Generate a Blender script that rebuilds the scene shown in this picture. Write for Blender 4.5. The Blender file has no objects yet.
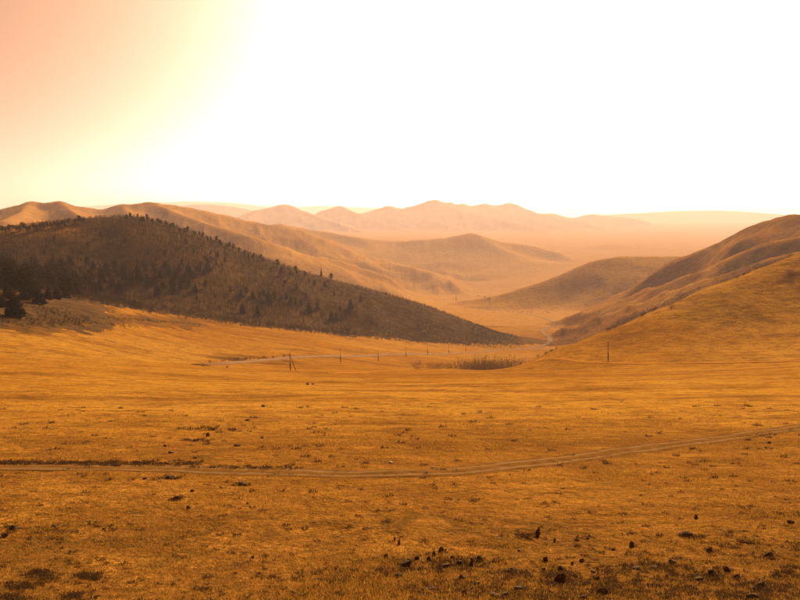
import bpy, math, random
import numpy as np
from mathutils import Vector

R = math.radians
random.seed(11)
rng = np.random.default_rng(11)
sc = bpy.context.scene
COL = sc.collection

# ------------------------------------------------------------------ camera
FPX = 778.0                      # focal length in pixels of the 800 px wide picture
HORIZ = 215.0                    # row of eye level
PITCH = math.atan((300.0 - HORIZ) / FPX)
CZ = 250.0                       # eye height above the valley datum
cam = bpy.data.cameras.new('camera')
cam.sensor_width = 36.0
cam.lens = 36.0 * FPX / 800.0
cam.clip_start = 0.1
cam.clip_end = 90000.0
cam_o = bpy.data.objects.new('camera', cam)
COL.objects.link(cam_o)
cam_o.location = (0, 0, CZ)
cam_o.rotation_euler = (math.pi / 2 - PITCH, 0, 0)
sc.camera = cam_o

# ------------------------------------------------------------------ sky and sun
SUN_EL, SUN_AZ = 28.0, 18.0      # degrees; azimuth clockwise from the view direction
SKY_STRENGTH = 0.15
SUN_STRENGTH = 3.8
world = bpy.data.worlds.new('World')
sc.world = world
world.use_nodes = True
wn, wl = world.node_tree.nodes, world.node_tree.links
wn.clear()
w_out = wn.new('ShaderNodeOutputWorld')
w_bg = wn.new('ShaderNodeBackground')
w_sky = wn.new('ShaderNodeTexSky')
w_sky.sky_type = 'NISHITA'
w_sky.sun_disc = False
w_sky.sun_elevation = R(SUN_EL)
w_sky.sun_rotation = R(SUN_AZ)
w_sky.altitude = 1200
w_sky.air_density = 0.05
w_sky.dust_density = 5.0
w_sky.ozone_density = 0.3
w_mix = wn.new('ShaderNodeMix')
w_mix.data_type = 'RGBA'
w_mix.blend_type = 'MULTIPLY'
w_mix.inputs[0].default_value = 1.0
w_bw = wn.new('ShaderNodeRGBToBW')
w_rng = wn.new('ShaderNodeMapRange')
w_rng.interpolation_type = 'SMOOTHSTEP'
w_rng.inputs['From Min'].default_value = 2.0
w_rng.inputs['From Max'].default_value = 11.0
w_tint = wn.new('ShaderNodeMix')
w_tint.data_type = 'RGBA'
w_tint.inputs[6].default_value = (1.0, 0.54, 0.30, 1)      # dust-laden amber air
w_tint.inputs[7].default_value = (1.0, 0.80, 0.68, 1)      # paler glow near the sun
wl.new(w_sky.outputs[0], w_bw.inputs[0])
wl.new(w_bw.outputs[0], w_rng.inputs['Value'])
wl.new(w_rng.outputs[0], w_tint.inputs[0])
wl.new(w_tint.outputs[2], w_mix.inputs[7])
wl.new(w_sky.outputs[0], w_mix.inputs[6])
wl.new(w_mix.outputs[2], w_bg.inputs[0])
w_bg.inputs[1].default_value = SKY_STRENGTH
wl.new(w_bg.outputs[0], w_out.inputs[0])

sun = bpy.data.lights.new('sun', 'SUN')
sun.energy = SUN_STRENGTH
sun.angle = R(0.6)
sun.color = (1.0, 0.71, 0.42)
sun_o = bpy.data.objects.new('sun', sun)
COL.objects.link(sun_o)
sun_dir = Vector((math.sin(R(SUN_AZ)) * math.cos(R(SUN_EL)), math.cos(R(SUN_AZ)) * math.cos(R(SUN_EL)), math.sin(R(SUN_EL))))
sun_o.rotation_euler = sun_dir.to_track_quat('Z', 'Y').to_euler()
sun_o.location = (0, 0, CZ + 400)

sc.view_settings.view_transform = 'Standard'
sc.view_settings.look = 'None'
sc.view_settings.gamma = 1.0
sc.view_settings.exposure = 1.0
sc.render.engine = 'CYCLES'
sc.cycles.use_denoising = True
sc.cycles.max_bounces = 6
sc.cycles.volume_bounces = 0
HAZE_DENSITY = 0.54e-4

# ------------------------------------------------------------------ numpy helpers
def _hash(ix, iy, seed):
    h = (ix.astype(np.int64) * 374761393 + iy.astype(np.int64) * 668265263 + seed * 974634777) & 0xffffffff
    h = ((h ^ (h >> 13)) * 1274126177) & 0xffffffff
    h = (h ^ (h >> 16)) & 0xffff
    return h / 32767.5 - 1.0

def noise(x, y, seed=0):
    ix, iy = np.floor(x), np.floor(y)
    fx, fy = x - ix, y - iy
    sx = fx * fx * fx * (fx * (fx * 6 - 15) + 10)
    sy = fy * fy * fy * (fy * (fy * 6 - 15) + 10)
    a, b = _hash(ix, iy, seed), _hash(ix + 1, iy, seed)
    c, d = _hash(ix, iy + 1, seed), _hash(ix + 1, iy + 1, seed)
    return (a + (b - a) * sx) + ((c + (d - c) * sx) - (a + (b - a) * sx)) * sy

def fbm(x, y, octv=4, seed=0, ridged=False):
    t, amp, tot = 0.0, 1.0, 0.0
    for o in range(octv):
        n = noise(x * 2 ** o + 17.3 * o, y * 2 ** o - 9.1 * o, seed + o)
        if ridged:
            n = 1.0 - 2.0 * np.abs(n)
        t = t + n * amp
        tot += amp
        amp *= 0.5
    return t / tot

def pix(px, py, D):
    """world point on the sight line through a picture point, D metres ahead"""
    u, v = (px - 400.0) / FPX, (300.0 - py) / FPX
    t = D / (math.cos(PITCH) + v * math.sin(PITCH))
    return (u * t, D, CZ + t * (v * math.cos(PITCH) - math.sin(PITCH)))

def topix(x, y, z):
    dz = z - CZ
    dep = y * math.cos(PITCH) - dz * math.sin(PITCH)
    up = y * math.sin(PITCH) + dz * math.cos(PITCH)
    return 400 + FPX * x / dep, 300 - FPX * up / dep

# ------------------------------------------------------------------ terrain: valley surface
ctrl = []
def cp(px, py, D): ctrl.append(pix(px, py, D))
def cz(px, D, z): ctrl.append(((px - 400.0) / FPX * D * math.cos(PITCH) * 1.012, D, CZ + z))
for px in (-220, -60, 80, 240, 400, 560, 720, 860, 1020):
    for D, py in ((15, 668), (19, 637), (24, 599), (35, 520), (50, 470), (76, 430.5)):
        cp(px, py, D)
for px, ys in ((-220, (393, 352, 315)), (-60, (396, 363, 333)), (0, (397, 366, 338)), (100, (399, 372, 352)), (200, (400.5, 377, 364)),
               (300, (401, 380, 371.5)), (400, (401, 381, 373)), (500, (401, 380.5, 371.5)), (555, (401, 380, 367)),
               (600, (400.5, 378.5, 364)), (700, (399, 376, 359)), (800, (398, 372, 353)), (950, (396, 366, 338)), (1100, (394, 355, 310))):
    for D, y in zip((121, 208, 310), ys):
        cp(px, y, D)
for q in ((0, 318, 360), (0, 292, 450), (-220, 270, 470), (-60, 288, 450), (100, 331, 400), (100, 312, 480), (100, 304, 530),
          (200, 352, 400), (200, 337, 500), (200, 321, 620), (300, 361, 400), (300, 349, 500), (300, 337, 620), (300, 329, 720),
          (400, 369.5, 345), (400, 369, 400), (400, 364, 500), (400, 353.5, 600), (400, 347, 700), (400, 341, 800),
          (450, 369, 345), (450, 371, 400), (450, 366, 500), (450, 352.5, 720), (450, 345, 850),
          (500, 369, 345), (500, 374, 400), (500, 369, 520), (500, 357, 720), (500, 350, 860), (500, 346, 950),
          (530, 362, 352), (530, 374, 430), (545, 366, 560), (548, 351, 850), (556, 345.5, 960), (540, 341, 1000), (540, 330, 1130), (556, 322, 1330),
          (560, 347, 362), (560, 362, 430), (600, 332, 395), (600, 352, 450), (650, 311, 420), (650, 332, 480),
          (700, 289.5, 450), (700, 312, 520), (750, 271, 475), (750, 295, 550), (800, 253, 500), (800, 278, 580), (950, 205, 560), (950, 240, 680), (1100, 165, 620), (1100, 210, 760),
          (600, 346, 357), (650, 335, 360), (700, 325, 375), (750, 316, 385), (800, 305, 400), (950, 270, 430),
          (600, 326, 1200), (600, 345, 700), (650, 322, 900), (700, 310, 1000), (800, 300, 1000),
          (470, 312, 1500), (505, 308, 1750), (460, 303, 2000), (480, 300, 2250), (430, 290, 2800), (400, 281, 3150), (350, 266, 3500), (300, 253, 3700),
          (550, 300, 1900), (600, 291, 2100), (650, 272, 2600), (700, 262, 2900),
          (0, 292, 1200), (200, 295, 1300), (350, 300, 1500), (-220, 280, 1200), (950, 290, 1300), (1100, 290, 1300)):
    cp(*q)
for px in (-220, 0, 200, 400, 600, 800, 1020):
    for D, z in ((4300, -200), (7500, -190), (11000, -150), (24000, -140), (60000, -140)):
        cz(px, D, z)
C = np.array(ctrl)
KT = 2.4
cr = np.hypot(C[:, 0], C[:, 1]); cth = np.arctan2(C[:, 0], C[:, 1])
cq = (C[:, 2] - CZ) / cr
P = np.stack([cth * KT, np.log(cr)], 1)
def kern(d2): return 0.5 * d2 * np.log(d2 + 1e-12)
n = len(P)
K = kern(((P[:, None] - P[None]) ** 2).sum(-1)) + np.eye(n) * 2e-4
A = np.zeros((n + 3, n + 3)); A[:n, :n] = K; A[:n, n] = 1; A[:n, n + 1:] = P; A[n, :n] = 1; A[n + 1:, :n] = P.T
W = np.linalg.solve(A, np.concatenate([cq, np.zeros(3)]))
def valley_q(th, lr):
    th = np.clip(th, -0.72, 0.72)
    x = th * KT
    out = W[n] + W[n + 1] * x + W[n + 2] * lr
    for i in range(n):
        out = out + W[i] * kern((x - P[i, 0]) ** 2 + (lr - P[i, 1]) ** 2)
    return out

# polar tessellation, fine inside the view and coarse behind the viewer
th_f = np.radians(np.linspace(-34, 34, 861))
th_c = np.radians(np.concatenate([np.linspace(-180, -75, 12), np.linspace(-70, -35, 24)]))
TH = np.concatenate([th_c, th_f, -th_c[::-1][:-1]])
RR = np.exp(np.concatenate([np.linspace(math.log(6), math.log(20), 12)[:-1], np.linspace(math.log(20), math.log(32000), 680), np.linspace(math.log(33000), math.log(60000), 6)]))
LR = np.log(RR)
NT, NR = len(TH), len(RR)
# valley surface evaluated coarsely and resampled (it is smooth)
gth = np.linspace(-0.72, 0.72, 145); glr = np.linspace(math.log(14), LR[-1], 260)
GQ = valley_q(gth[:, None], glr[None, :])
def bil(G, ax0, ax1, a, b):
    fa = np.clip((a - ax0[0]) / (ax0[1] - ax0[0]), 0, len(ax0) - 1.001)
    fb = np.clip((b - ax1[0]) / (ax1[1] - ax1[0]), 0, len(ax1) - 1.001)
    i, j = fa.astype(int), fb.astype(int)
    fa, fb = fa - i, fb - j
    return (G[i, j] * (1 - fa) + G[i + 1, j] * fa) * (1 - fb) + (G[i, j + 1] * (1 - fa) + G[i + 1, j + 1] * fa) * fb
TT, LL = np.meshgrid(TH, LR, indexing='ij')
RG = np.exp(LL)
X, Y = RG * np.sin(TT), RG * np.cos(TT)
Z = CZ + bil(GQ, gth, glr, np.clip(TT, -0.719, 0.719), np.maximum(LL, glr[0])) * RG
# behind the viewer the slope goes on as a gentle upland
back = np.clip((np.abs(TT) - 0.75) / 0.6, 0, 1)
back = back * back * (3 - 2 * back)
upl = CZ - 4 - 0.02 * RG + 25 * fbm(X / 900, Y / 900, 3, 77)
Z = Z * (1 - back) + upl * back
kn = np.clip((15.5 - RG) / 2.5, 0, 1)
Z = Z * (1 - kn) + (CZ - 1.7 - 0.475 * RG) * kn
# undulation of the grassland
amp = np.clip((RG - 18) / 120, 0, 1)
Z += amp * (0.5 * fbm(X / 28, Y / 28, 3, 5) + np.clip((RG - 250) / 600, 0, 1) * 3.2 * fbm(X / 170, Y / 170, 4, 9) * (RG < 4000))
Z += 0.10 * fbm(X / 4.0, Y / 4.0, 2, 6) * np.clip(1.5 - RG / 120, 0, 1)
ZV = Z.copy()
DOM = np.zeros(Z.shape, np.int8)
SPUR = np.zeros(Z.shape, np.float32)

# ------------------------------------------------------------------ terrain: hills along their crests
def ridge(idx, crest, front, back_s, rnd, k, spur, spl, seed, rough=0.0, roughl=100.0):
    """crest = picture points with distances; front/back slopes; rnd = crest rounding; spur = strength of side spurs"""
    global Z
    pts = np.array([pix(*c) for c in crest])
    d = np.diff(pts, axis=0)
    seg = np.hypot(d[:, 0], d[:, 1])
    S0 = np.concatenate([[0], np.cumsum(seg)])
    # smooth the crest a little
    ss = np.linspace(0, S0[-1], max(24, len(crest) * 6))
    px_, py_, pz_ = (np.interp(ss, S0, pts[:, j]) for j in range(3))
    if len(crest) > 14:
        kk = max(3, len(ss) // 9) | 1
        sm_ = np.convolve(np.pad(pz_, kk // 2, mode='edge'), np.ones(kk) / kk, 'valid')
        pz_ = pz_ + (0.85 if idx == 6 else 0.12 if idx == 5 else 0.0) * (pz_ - sm_)
    for _ in range(2):
        for a in (px_, py_, pz_):
            a[1:-1] = (a[:-2] + 2 * a[1:-1] + a[2:]) / 4
    hmax = pz_.max() - (CZ - 260)
    reach = hmax / min(front, back_s) * 1.1 + 50
    m = (X > px_.min() - reach) & (X < px_.max() + reach) & (Y > py_.min() - reach) & (Y < py_.max() + reach) & (np.abs(TT) < 0.85)
    xs, ys = X[m], Y[m]
    # which side of the crest a point lies on: compare its range with the crest's at the same bearing
    cth_ = np.arctan2(px_, py_); o_ = np.argsort(cth_)
    rcr = np.interp(np.arctan2(xs, ys), cth_[o_], np.hypot(px_, py_)[o_])
    side = rcr - np.hypot(xs, ys)
    w = np.clip(side / (rnd * 3), -1, 1) * 0.5 + 0.5
    slope = back_s + (front - back_s) * w
    dirx, diry = px_[-1] - px_[0], py_[-1] - py_[0]
    dl = math.hypot(dirx, diry); dirx /= dl; diry /= dl
    wob = fbm(xs / (spl * 1.5), ys / (spl * 1.5), 3, seed + 40)
    al = (xs * dirx + ys * diry) / spl + wob * 0.6
    ac = (-xs * diry + ys * dirx) / spl
    sp = noise(al, ac * 0.25, seed) * 0.65 + noise(al * 2.3 + 5, ac * 0.5, seed + 1) * 0.4
    best = np.full(xs.shape, 1e30)
    D2 = []
    for i in range(len(ss) - 1):
        ax, ay = px_[i], py_[i]; dx, dy = px_[i + 1] - ax, py_[i + 1] - ay
        L2 = dx * dx + dy * dy + 1e-9
        t = np.clip(((xs - ax) * dx + (ys - ay) * dy) / L2, 0, 1)
        d2 = (xs - (ax + t * dx)) ** 2 + (ys - (ay + t * dy)) ** 2
        np.minimum(best, d2, out=best)
        D2.append((t, d2))
    dist = np.sqrt(best)
    eff = slope * (1 + spur * sp * np.clip(dist / (spl * 1.1), 0, 1))
    num = np.zeros(xs.shape); den = np.zeros(xs.shape)
    tau = 0.16 * dist + rnd * 0.12 + 1e-3
    for i, (t, d2) in enumerate(D2):
        wgt = np.exp(-(np.sqrt(d2) - dist) / tau) * (ss[1] - ss[0])
        num += wgt * (pz_[i] + t * (pz_[i + 1] - pz_[i])); den += wgt
    zr = num / den - eff * (np.sqrt(best + rnd ** 2) - rnd)
    if rough:
        zr = zr + rough * (fbm(xs / roughl, ys / roughl, 5, seed + 7, True) - 0.7) * np.clip(dist / (rnd * 2.0), 0.1, 1)
    z0 = Z[m]
    dlt = np.clip(0.5 + 0.5 * (zr - z0) / k, 0, 1)
    zn = z0 * (1 - dlt) + zr * dlt + k * dlt * (1 - dlt)
    # keep crests at their own height: the blend only fills the foot
    Z[m] = zn
    dm = DOM[m]; dm[dlt > 0.5] = idx; DOM[m] = dm
    sm = SPUR[m]; sm[dlt > 0.5] = sp[dlt > 0.5]; SPUR[m] = sm

HILLS = {}
# far pale ranges
HILLS[9] = ('far_range', 'palest far range low on the horizon left of centre')
ridge(9, [(60, 208, 27000), (120, 204, 27000), (190, 201, 28000), (230, 202.5, 28000), (280, 208, 29000), (320, 205.6, 29000), (350, 207, 28000), (400, 210, 28000), (470, 210, 28000)], .16, .2, 500, 80, .5, 3000, 3, 36, 1800)
HILLS[8] = ('far_range', 'pale flat-topped far range on the horizon right of centre')
ridge(8, [(560, 219, 15504), (600, 215, 15667.2), (640, 213, 15993.6), (680, 210.8, 16320), (722, 210.4, 16320), (752, 212, 15993.6), (790, 215, 15667.2), (860, 218, 15340.8)], .15, .2, 440, 80, .5, 2000, 21, 28, 1400)
HILLS[7] = ('far_range', 'pale hazy range peeping between the left hills')
ridge(7, [(140, 213, 14820), (175, 206, 15010), (196, 204, 15200), (212, 204.5, 15200), (232, 206.5, 15200), (255, 211, 15200), (300, 216, 15200)], .18, .2, 285, 76, .5, 1330, 31, 22.8, 950)
# the long main ridge
HILLS[6] = ('ridge', 'long many-peaked hazy ridge across the centre skyline')
ridge(6, [(205, 222, 10222.5), (240, 215, 10440), (260, 209, 10548.8), (276, 206.5, 10657.5), (287, 205.2, 10657.5), (300, 208.5, 10657.5), (311, 211.5, 10657.5), (325, 209.5, 10766.2), (341, 206.8, 10875), (352, 210, 10875), (362, 212.5, 10875),
          (375, 208.5, 10875), (387, 205, 10875), (400, 206.8, 10875), (420, 202.8, 10875), (434, 199.8, 10875), (450, 202, 10875), (463, 203, 10983.8), (475, 204.8, 11092.5), (484, 203.2, 11092.5),
          (496, 205, 11092.5), (509, 202.8, 11092.5), (525, 208, 11201.2), (540, 212.2, 11310), (556, 213.2, 11310), (575, 216, 11310), (590, 214.5, 11310), (610, 216, 11310), (640, 219.5, 11092.5), (655, 225, 10875), (680, 231.5, 10657.5), (720, 234, 10440), (745, 240, 10222.5)], 0.26, 0.4, 28, 25, 0.35, 450, 41, 42, 330)
for q_ in ([(260, 209, 10585), (245, 219, 9715), (222, 228, 8845)], [(287, 205.5, 10657.5), (315, 215, 9715), (345, 225, 8700), (365, 232, 7975)], [(341, 207, 10875), (366, 217, 10005), (400, 228, 8990), (420, 234, 8265)],
           [(387, 205.5, 10875), (408, 214, 10150), (440, 222, 9280), (470, 231, 8410)], [(434, 200.5, 10875), (458, 209, 10150), (496, 218, 9280), (530, 226, 8555), (560, 234, 7830)],
           [(484, 204, 11092.5), (505, 212, 10440), (540, 220, 9570), (575, 229, 8700)], [(509, 203.3, 11092.5), (538, 213, 10440), (580, 221, 9715), (625, 231, 8700)], [(590, 215, 11310), (615, 221, 10585), (650, 229, 9715), (690, 237, 8700)]):
    ridge(6, q_, .24, .34, 18, 18, .4, 220, 45, 30, 220)
# left back hills
HILLS[5] = ('hill', 'bare brown rounded hills on the left skyline')
ridge(5, [(-200, 207, 2600), (-120, 214, 2600), (-50, 213, 2600), (0, 209.5, 2600), (15, 205.5, 2600), (30, 201.8, 2600), (60, 201.5, 2600), (80, 206.5, 2650), (105, 209.5, 2700), (122, 204.5, 2700), (140, 202.6, 2700), (152, 202, 2750), (165, 204, 2800),
          (185, 206.5, 2850), (202, 210, 2900), (222, 214, 2950), (250, 219.5, 3000), (290, 228, 3000)], 0.36, 0.36, 18, 15, 0.3, 200, 51, 15, 120)
for q_ in ([(60, 202, 2600), (75, 213, 2350), (100, 225, 2100)], [(30, 202.3, 2600), (20, 213, 2300), (0, 221, 2050)], [(152, 202.5, 2750), (180, 214, 2550), (215, 226, 2350), (250, 236, 2200)], [(122, 205, 2700), (130, 215, 2400)]):
    ridge(5, q_, .42, .40, 14, 14, .25, 110, 55, 8, 90)
# middle hills
HILLS[4] = ('hill', 'smooth tan hills in the middle of the valley head')
ridge(4, [(205, 232, 3900), (235, 230, 3965), (262, 226, 3965), (280, 224.2, 3965), (300, 227, 3965), (330, 232, 3965), (352, 236.5, 3900), (380, 240, 3900), (392, 241, 3900), (420, 239.3, 3835), (440, 238.5, 3835),
          (458, 235.5, 3835), (472, 233.2, 3835), (484, 236, 3835), (500, 241.5, 3835), (530, 245, 3770), (552, 250, 3705), (575, 260, 3640), (600, 272, 3510)], 0.24, .28, 14, 30, 0.2, 190, 61, 7, 110)
for q_ in ([(280, 224.5, 3965), (300, 234, 3835), (335, 244, 3705)], [(352, 237, 3900), (376, 247, 3757)], [(440, 239, 3835), (452, 250, 3679)], [(472, 233.6, 3835), (490, 244, 3705), (515, 254, 3562)]):
    ridge(4, q_, .24, .24, 10, 20, .2, 140, 65, 4, 140)
HILLS[10] = ('hill', 'low pale hill behind the right valley slope')
ridge(10, [(555, 256, 4680), (575, 250, 4680), (600, 245, 4680), (614, 243.3, 4680), (628, 245.5, 4680), (652, 247, 4680), (690, 247, 4680), (740, 250, 4680)], .17, .28, 40, 25, 0.4, 200, 66, 8, 200)
# right hills
HILLS[3] = ('hill', 'low brown hill sloping into the valley on the right')
ridge(3, [(492, 297, 1780), (520, 289, 1790), (550, 279, 1800), (575, 268, 1800), (595, 260.5, 1810), (620, 256, 1820), (650, 256.5, 1840), (690, 256, 1860), (730, 246, 1900), (800, 240, 1900)], .24, .3, 20, 12, 0.2, 120, 71, 6, 80)
HILLS[2] = ('hill', 'dark rocky hill rising at the right edge')
ridge(2, [(598, 314, 1255), (622, 299, 1280), (645, 279, 1300), (672, 260, 1310), (690, 254, 1300), (703, 248.3, 1290), (727, 238.3, 1270), (750, 226, 1240), (763, 221.5, 1220), (775, 218, 1200), (788, 213.6, 1180), (800, 214.2, 1160), (830, 211, 1120), (880, 206, 1060), (960, 205, 1000), (1100, 200, 900)], 0.5, 0.5, 14, 7, 0.2, 75, 81, 9, 70)
for q_ in ([(860, 232, 1000), (800, 236, 1030), (760, 243, 1060), (725, 259, 1090), (705, 270, 1120)],
           [(860, 247, 860), (800, 251, 890), (770, 257, 910), (738, 270, 930)]):
    ridge(2, q_, .72, .5, 16, 9, .12, 40, 85, 6, 40)
# wooded hill on the left
HILLS[1] = ('hill', 'dark wooded hill on the left')
ridge(1, [(-260, 238, 760), (-120, 232, 790), (-40, 229, 810), (0, 227, 830), (35, 222, 850), (70, 219, 870), (100, 217, 890), (132, 215.5, 900), (160, 221, 910), (200, 234, 925), (240, 250, 935), (280, 264, 945), (320, 276, 955), (360, 287, 965), (400, 297, 975), (430, 307, 975), (460, 319, 970), (490, 332, 960), (518, 343, 950)], .33, .3, 30, 14, 0.25, 90, 91, 4, 70)

# ------------------------------------------------------------------ reading the terrain
def ground(x, y):
    th, lr = np.arctan2(x, y), np.log(np.maximum(np.hypot(x, y), 6.01))
    fa = np.interp(th, TH, np.arange(NT)); fb = np.interp(lr, LR, np.arange(NR))
    i = np.minimum(fa.astype(int), NT - 2); j = np.minimum(fb.astype(int), NR - 2)
    fa, fb = fa - i, fb - j
    return (Z[i, j] * (1 - fa) + Z[i + 1, j] * fa) * (1 - fb) + (Z[i, j + 1] * (1 - fa) + Z[i + 1, j + 1] * fa) * fb

def hit(px, py, dmin=15.0, dmax=15000.0):
    """where the sight line through a picture point meets the terrain"""
    a = np.array(pix(px, py, 1.0)); a[2] -= CZ
    D = np.exp(np.linspace(math.log(dmin), math.log(dmax), 2600))
    g = ground(a[0] * D, a[1] * D)
    below = CZ + a[2] * D < g
    i = int(np.argmax(below)) if below.any() else len(D) - 1
    return float(a[0] * D[i]), float(D[i]), float(g[i])

# ------------------------------------------------------------------ objects: helpers
def new_mesh(name, verts, faces, mat=None, smooth=False):
    me = bpy.data.meshes.new(name)
    verts = np.asarray(verts, np.float32)
    me.vertices.add(len(verts)); me.vertices.foreach_set('co', verts.ravel())
    if isinstance(faces, np.ndarray):
        nf, k = faces.shape
        me.loops.add(nf * k); me.loops.foreach_set('vertex_index', faces.astype(np.int32).ravel())
        me.polygons.add(nf); me.polygons.foreach_set('loop_start', np.arange(0, nf * k, k, dtype=np.int32))
    else:
        idx = [i for f in faces for i in f]
        me.loops.add(len(idx)); me.loops.foreach_set('vertex_index', np.array(idx, np.int32))
        st = np.cumsum([0] + [len(f) for f in faces[:-1]])
        me.polygons.add(len(faces)); me.polygons.foreach_set('loop_start', st.astype(np.int32))
    me.update(calc_edges=True)
    if mat: me.materials.append(mat)
    if smooth: me.polygons.foreach_set('use_smooth', [True] * len(me.polygons))
    return me

def link(name, me, parent=None, loc=None):
    o = bpy.data.objects.new(name, me)
    COL.objects.link(o)
    if parent: o.parent = parent
    if loc is not None: o.location = loc
    return o

def tag(o, label=None, cat=None, group=None, kind=None):
    if label: o['label'] = label
    if cat: o['category'] = cat
    if group: o['group'] = group
    if kind: o['kind'] = kind
    return o

# ------------------------------------------------------------------ materials
class NT_:
    def __init__(self, name):
        self.m = bpy.data.materials.new(name); self.m.use_nodes = True
        self.n, self.l = self.m.node_tree.nodes, self.m.node_tree.links
        self.n.clear()
        self.out = self.n.new('ShaderNodeOutputMaterial')
        self.b = self.n.new('ShaderNodeBsdfPrincipled')
        self.b.inputs['Roughness'].default_value = 0.9
        self.b.inputs['Specular IOR Level'].default_value = 0.0
        self.l.new(self.b.outputs[0], self.out.inputs[0])
        self.pos = self.n.new('ShaderNodeNewGeometry').outputs['Position']
    def noise(self, scale, detail=4, rough=0.55, stretch=None, off=0.0, dist=0.0):
        mp = self.n.new('ShaderNodeMapping')
        self.l.new(self.pos, mp.inputs[0])
        s = stretch or (1, 1, 1)
        mp.inputs['Scale'].default_value = s
        mp.inputs['Location'].default_value = (off, off * 1.7, off * .3)
        t = self.n.new('ShaderNodeTexNoise')
        t.inputs['Scale'].default_value = scale
        t.inputs['Detail'].default_value = detail
        t.inputs['Roughness'].default_value = rough
        t.inputs['Distortion'].default_value = dist
        self.l.new(mp.outputs[0], t.inputs['Vector'])
        return t.outputs[0]
    def ramp(self, src, stops):
        r = self.n.new('ShaderNodeValToRGB')
        e = r.color_ramp.elements
        while len(e) < len(stops): e.new(0.5)
        for k, (p, c) in enumerate(stops):
            e[k].position = p
            e[k].color = (c if isinstance(c, tuple) else (c, c, c)) + (1,)
        self.l.new(src, r.inputs[0])
        return r.outputs[0]
    def mix(self, f, a, b, mode='MIX'):
        x = self.n.new('ShaderNodeMix'); x.data_type = 'RGBA'; x.blend_type = mode
        for s, i in ((f, 0), (a, 6), (b, 7)):
            if isinstance(s, (int, float)): x.inputs[i].default_value = s
            elif isinstance(s, tuple): x.inputs[i].default_value = s + (1,)
            else: self.l.new(s, x.inputs[i])
        return x.outputs[2]
    def math(self, op, a, b, clamp=False):
        x = self.n.new('ShaderNodeMath'); x.operation = op; x.use_clamp = clamp
        for s, i in ((a, 0), (b, 1)):
            if isinstance(s, (int, float)): x.inputs[i].default_value = s
            else: self.l.new(s, x.inputs[i])
        return x.outputs[0]
    def attr(self, name):
        a = self.n.new('ShaderNodeAttribute'); a.attribute_name = name
        return a.outputs['Fac']
    def rand_island(self):
        return self.n.new('ShaderNodeNewGeometry').outputs['Random Per Island']
    def bump(self, src, dist, strength=1.0, prev=None):
        b = self.n.new('ShaderNodeBump')
        b.inputs['Distance'].default_value = dist; b.inputs['Strength'].default_value = strength
        self.l.new(src, b.inputs['Height'])
        if prev: self.l.new(prev, b.inputs['Normal'])
        self.l.new(b.outputs[0], self.b.inputs['Normal'])
        return b.outputs[0]
    def base(self, c): self.l.new(c, self.b.inputs['Base Color'])

def land_material():
    t = NT_('dry_steppe')
    straw, gold, rust, brown, dark = (.45, .228, .030), (.37, .166, .016), (.235, .094, .012), (.125, .055, .012), (.055, .031, .012)
    big = t.noise(1 / 130, 5, .6, (1, 1, .3))
    band = t.noise(1 / 16, 6, .66, (.22, 1, .5), 17, .5)
    mid = t.noise(1 / 9, 6, .66, (1, 1.15, .4), 31)
    fine = t.noise(1 / 1.3, 6, .68, None, 7)
    tiny = t.noise(4.0, 6, .76, None, 3)
    grain = t.noise(1 / 3.6, 6, .7, (.6, 1, 1), 41)
    c = t.ramp(big, [(.30, rust), (.47, gold), (.62, straw)])
    c = t.mix(t.ramp(band, [(.34, .85), (.50, .0)]), c, t.mix(.45, rust, brown))
    c = t.mix(t.ramp(band, [(.56, .0), (.72, .5)]), c, straw)
    c = t.mix(t.ramp(mid, [(.34, .7), (.50, .0)]), c, rust)
    c = t.mix(t.ramp(mid, [(.58, .0), (.74, .5)]), c, straw)
    turf_vignette = t.attr('turf_vignette')
    c = t.mix(t.math('MULTIPLY', turf_vignette, .62, True), c, t.ramp(mid, [(.35, (.12, .059, .017)), (.62, (.24, .114, .026))]))
    c = t.mix(t.ramp(fine, [(.32, .7), (.50, .0)]), c, brown)
    c = t.mix(t.ramp(fine, [(.60, .0), (.78, .45)]), c, (.48, .245, .030))
    cov = t.attr('herb')
    hp = t.noise(1 / 1.5, 6, .7, (1, .8, 1), 51, .6)
    hm = t.ramp(t.math('ADD', hp, t.math('MULTIPLY', t.math('SUBTRACT', cov, .5), .42)), [(.50, .0), (.60, 1.0)])
    c = t.mix(t.math('MULTIPLY', hm, .7), c, (.080, .046, .011))
    c = t.mix(t.math('MULTIPLY', t.attr('pale'), 1.0, True), c, t.ramp(mid, [(.35, (.40, .20, .040)), (.62, (.56, .31, .075))]))      # paler straw colour, brightened to offset dim backlighting on valley and hills
    sc_ = t.attr('scrub')
    sn = t.noise(1 / 30, 8, .7, (1, 1, .5), 13, .4)
    sm = t.ramp(t.math('ADD', sn, t.math('MULTIPLY', t.math('SUBTRACT', sc_, .5), .9)), [(.40, .0), (.68, 1.0)])
    c = t.mix(t.math('MULTIPLY', sm, .9), c, t.ramp(t.noise(1 / 7, 6, .72, None, 5), [(.32, (.050, .026, .008)), (.52, (.120, .058, .015)), (.7, (.22, .105, .024))]))
    c = t.mix(t.ramp(grain, [(.38, .85), (.50, .0)]), c, t.mix(.6, c, brown))
    c = t.mix(t.ramp(grain, [(.54, .0), (.66, .6)]), c, t.mix(.5, c, straw))
    c = t.mix(t.ramp(tiny, [(.36, .8), (.50, .0)]), c, t.mix(.65, c, dark))
    c = t.mix(t.ramp(tiny, [(.56, .0), (.72, .55)]), c, (.42, .22, .030))
    c = t.mix(t.ramp(sc_, [(.74, .0), (.95, .85)]), c, t.ramp(mid, [(.36, (.045, .029, .014)), (.64, (.115, .070, .032))]))
    t.base(c)
    rel = t.noise(1 / 22, 8, .72, (1, 1, .6), 77)
    b = t.bump(rel, 3.2, .8)
    b = t.bump(fine, .16, .8, b)
    b = t.bump(tiny, .05, .8, b)
    return t.m
LAND = land_material()

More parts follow.
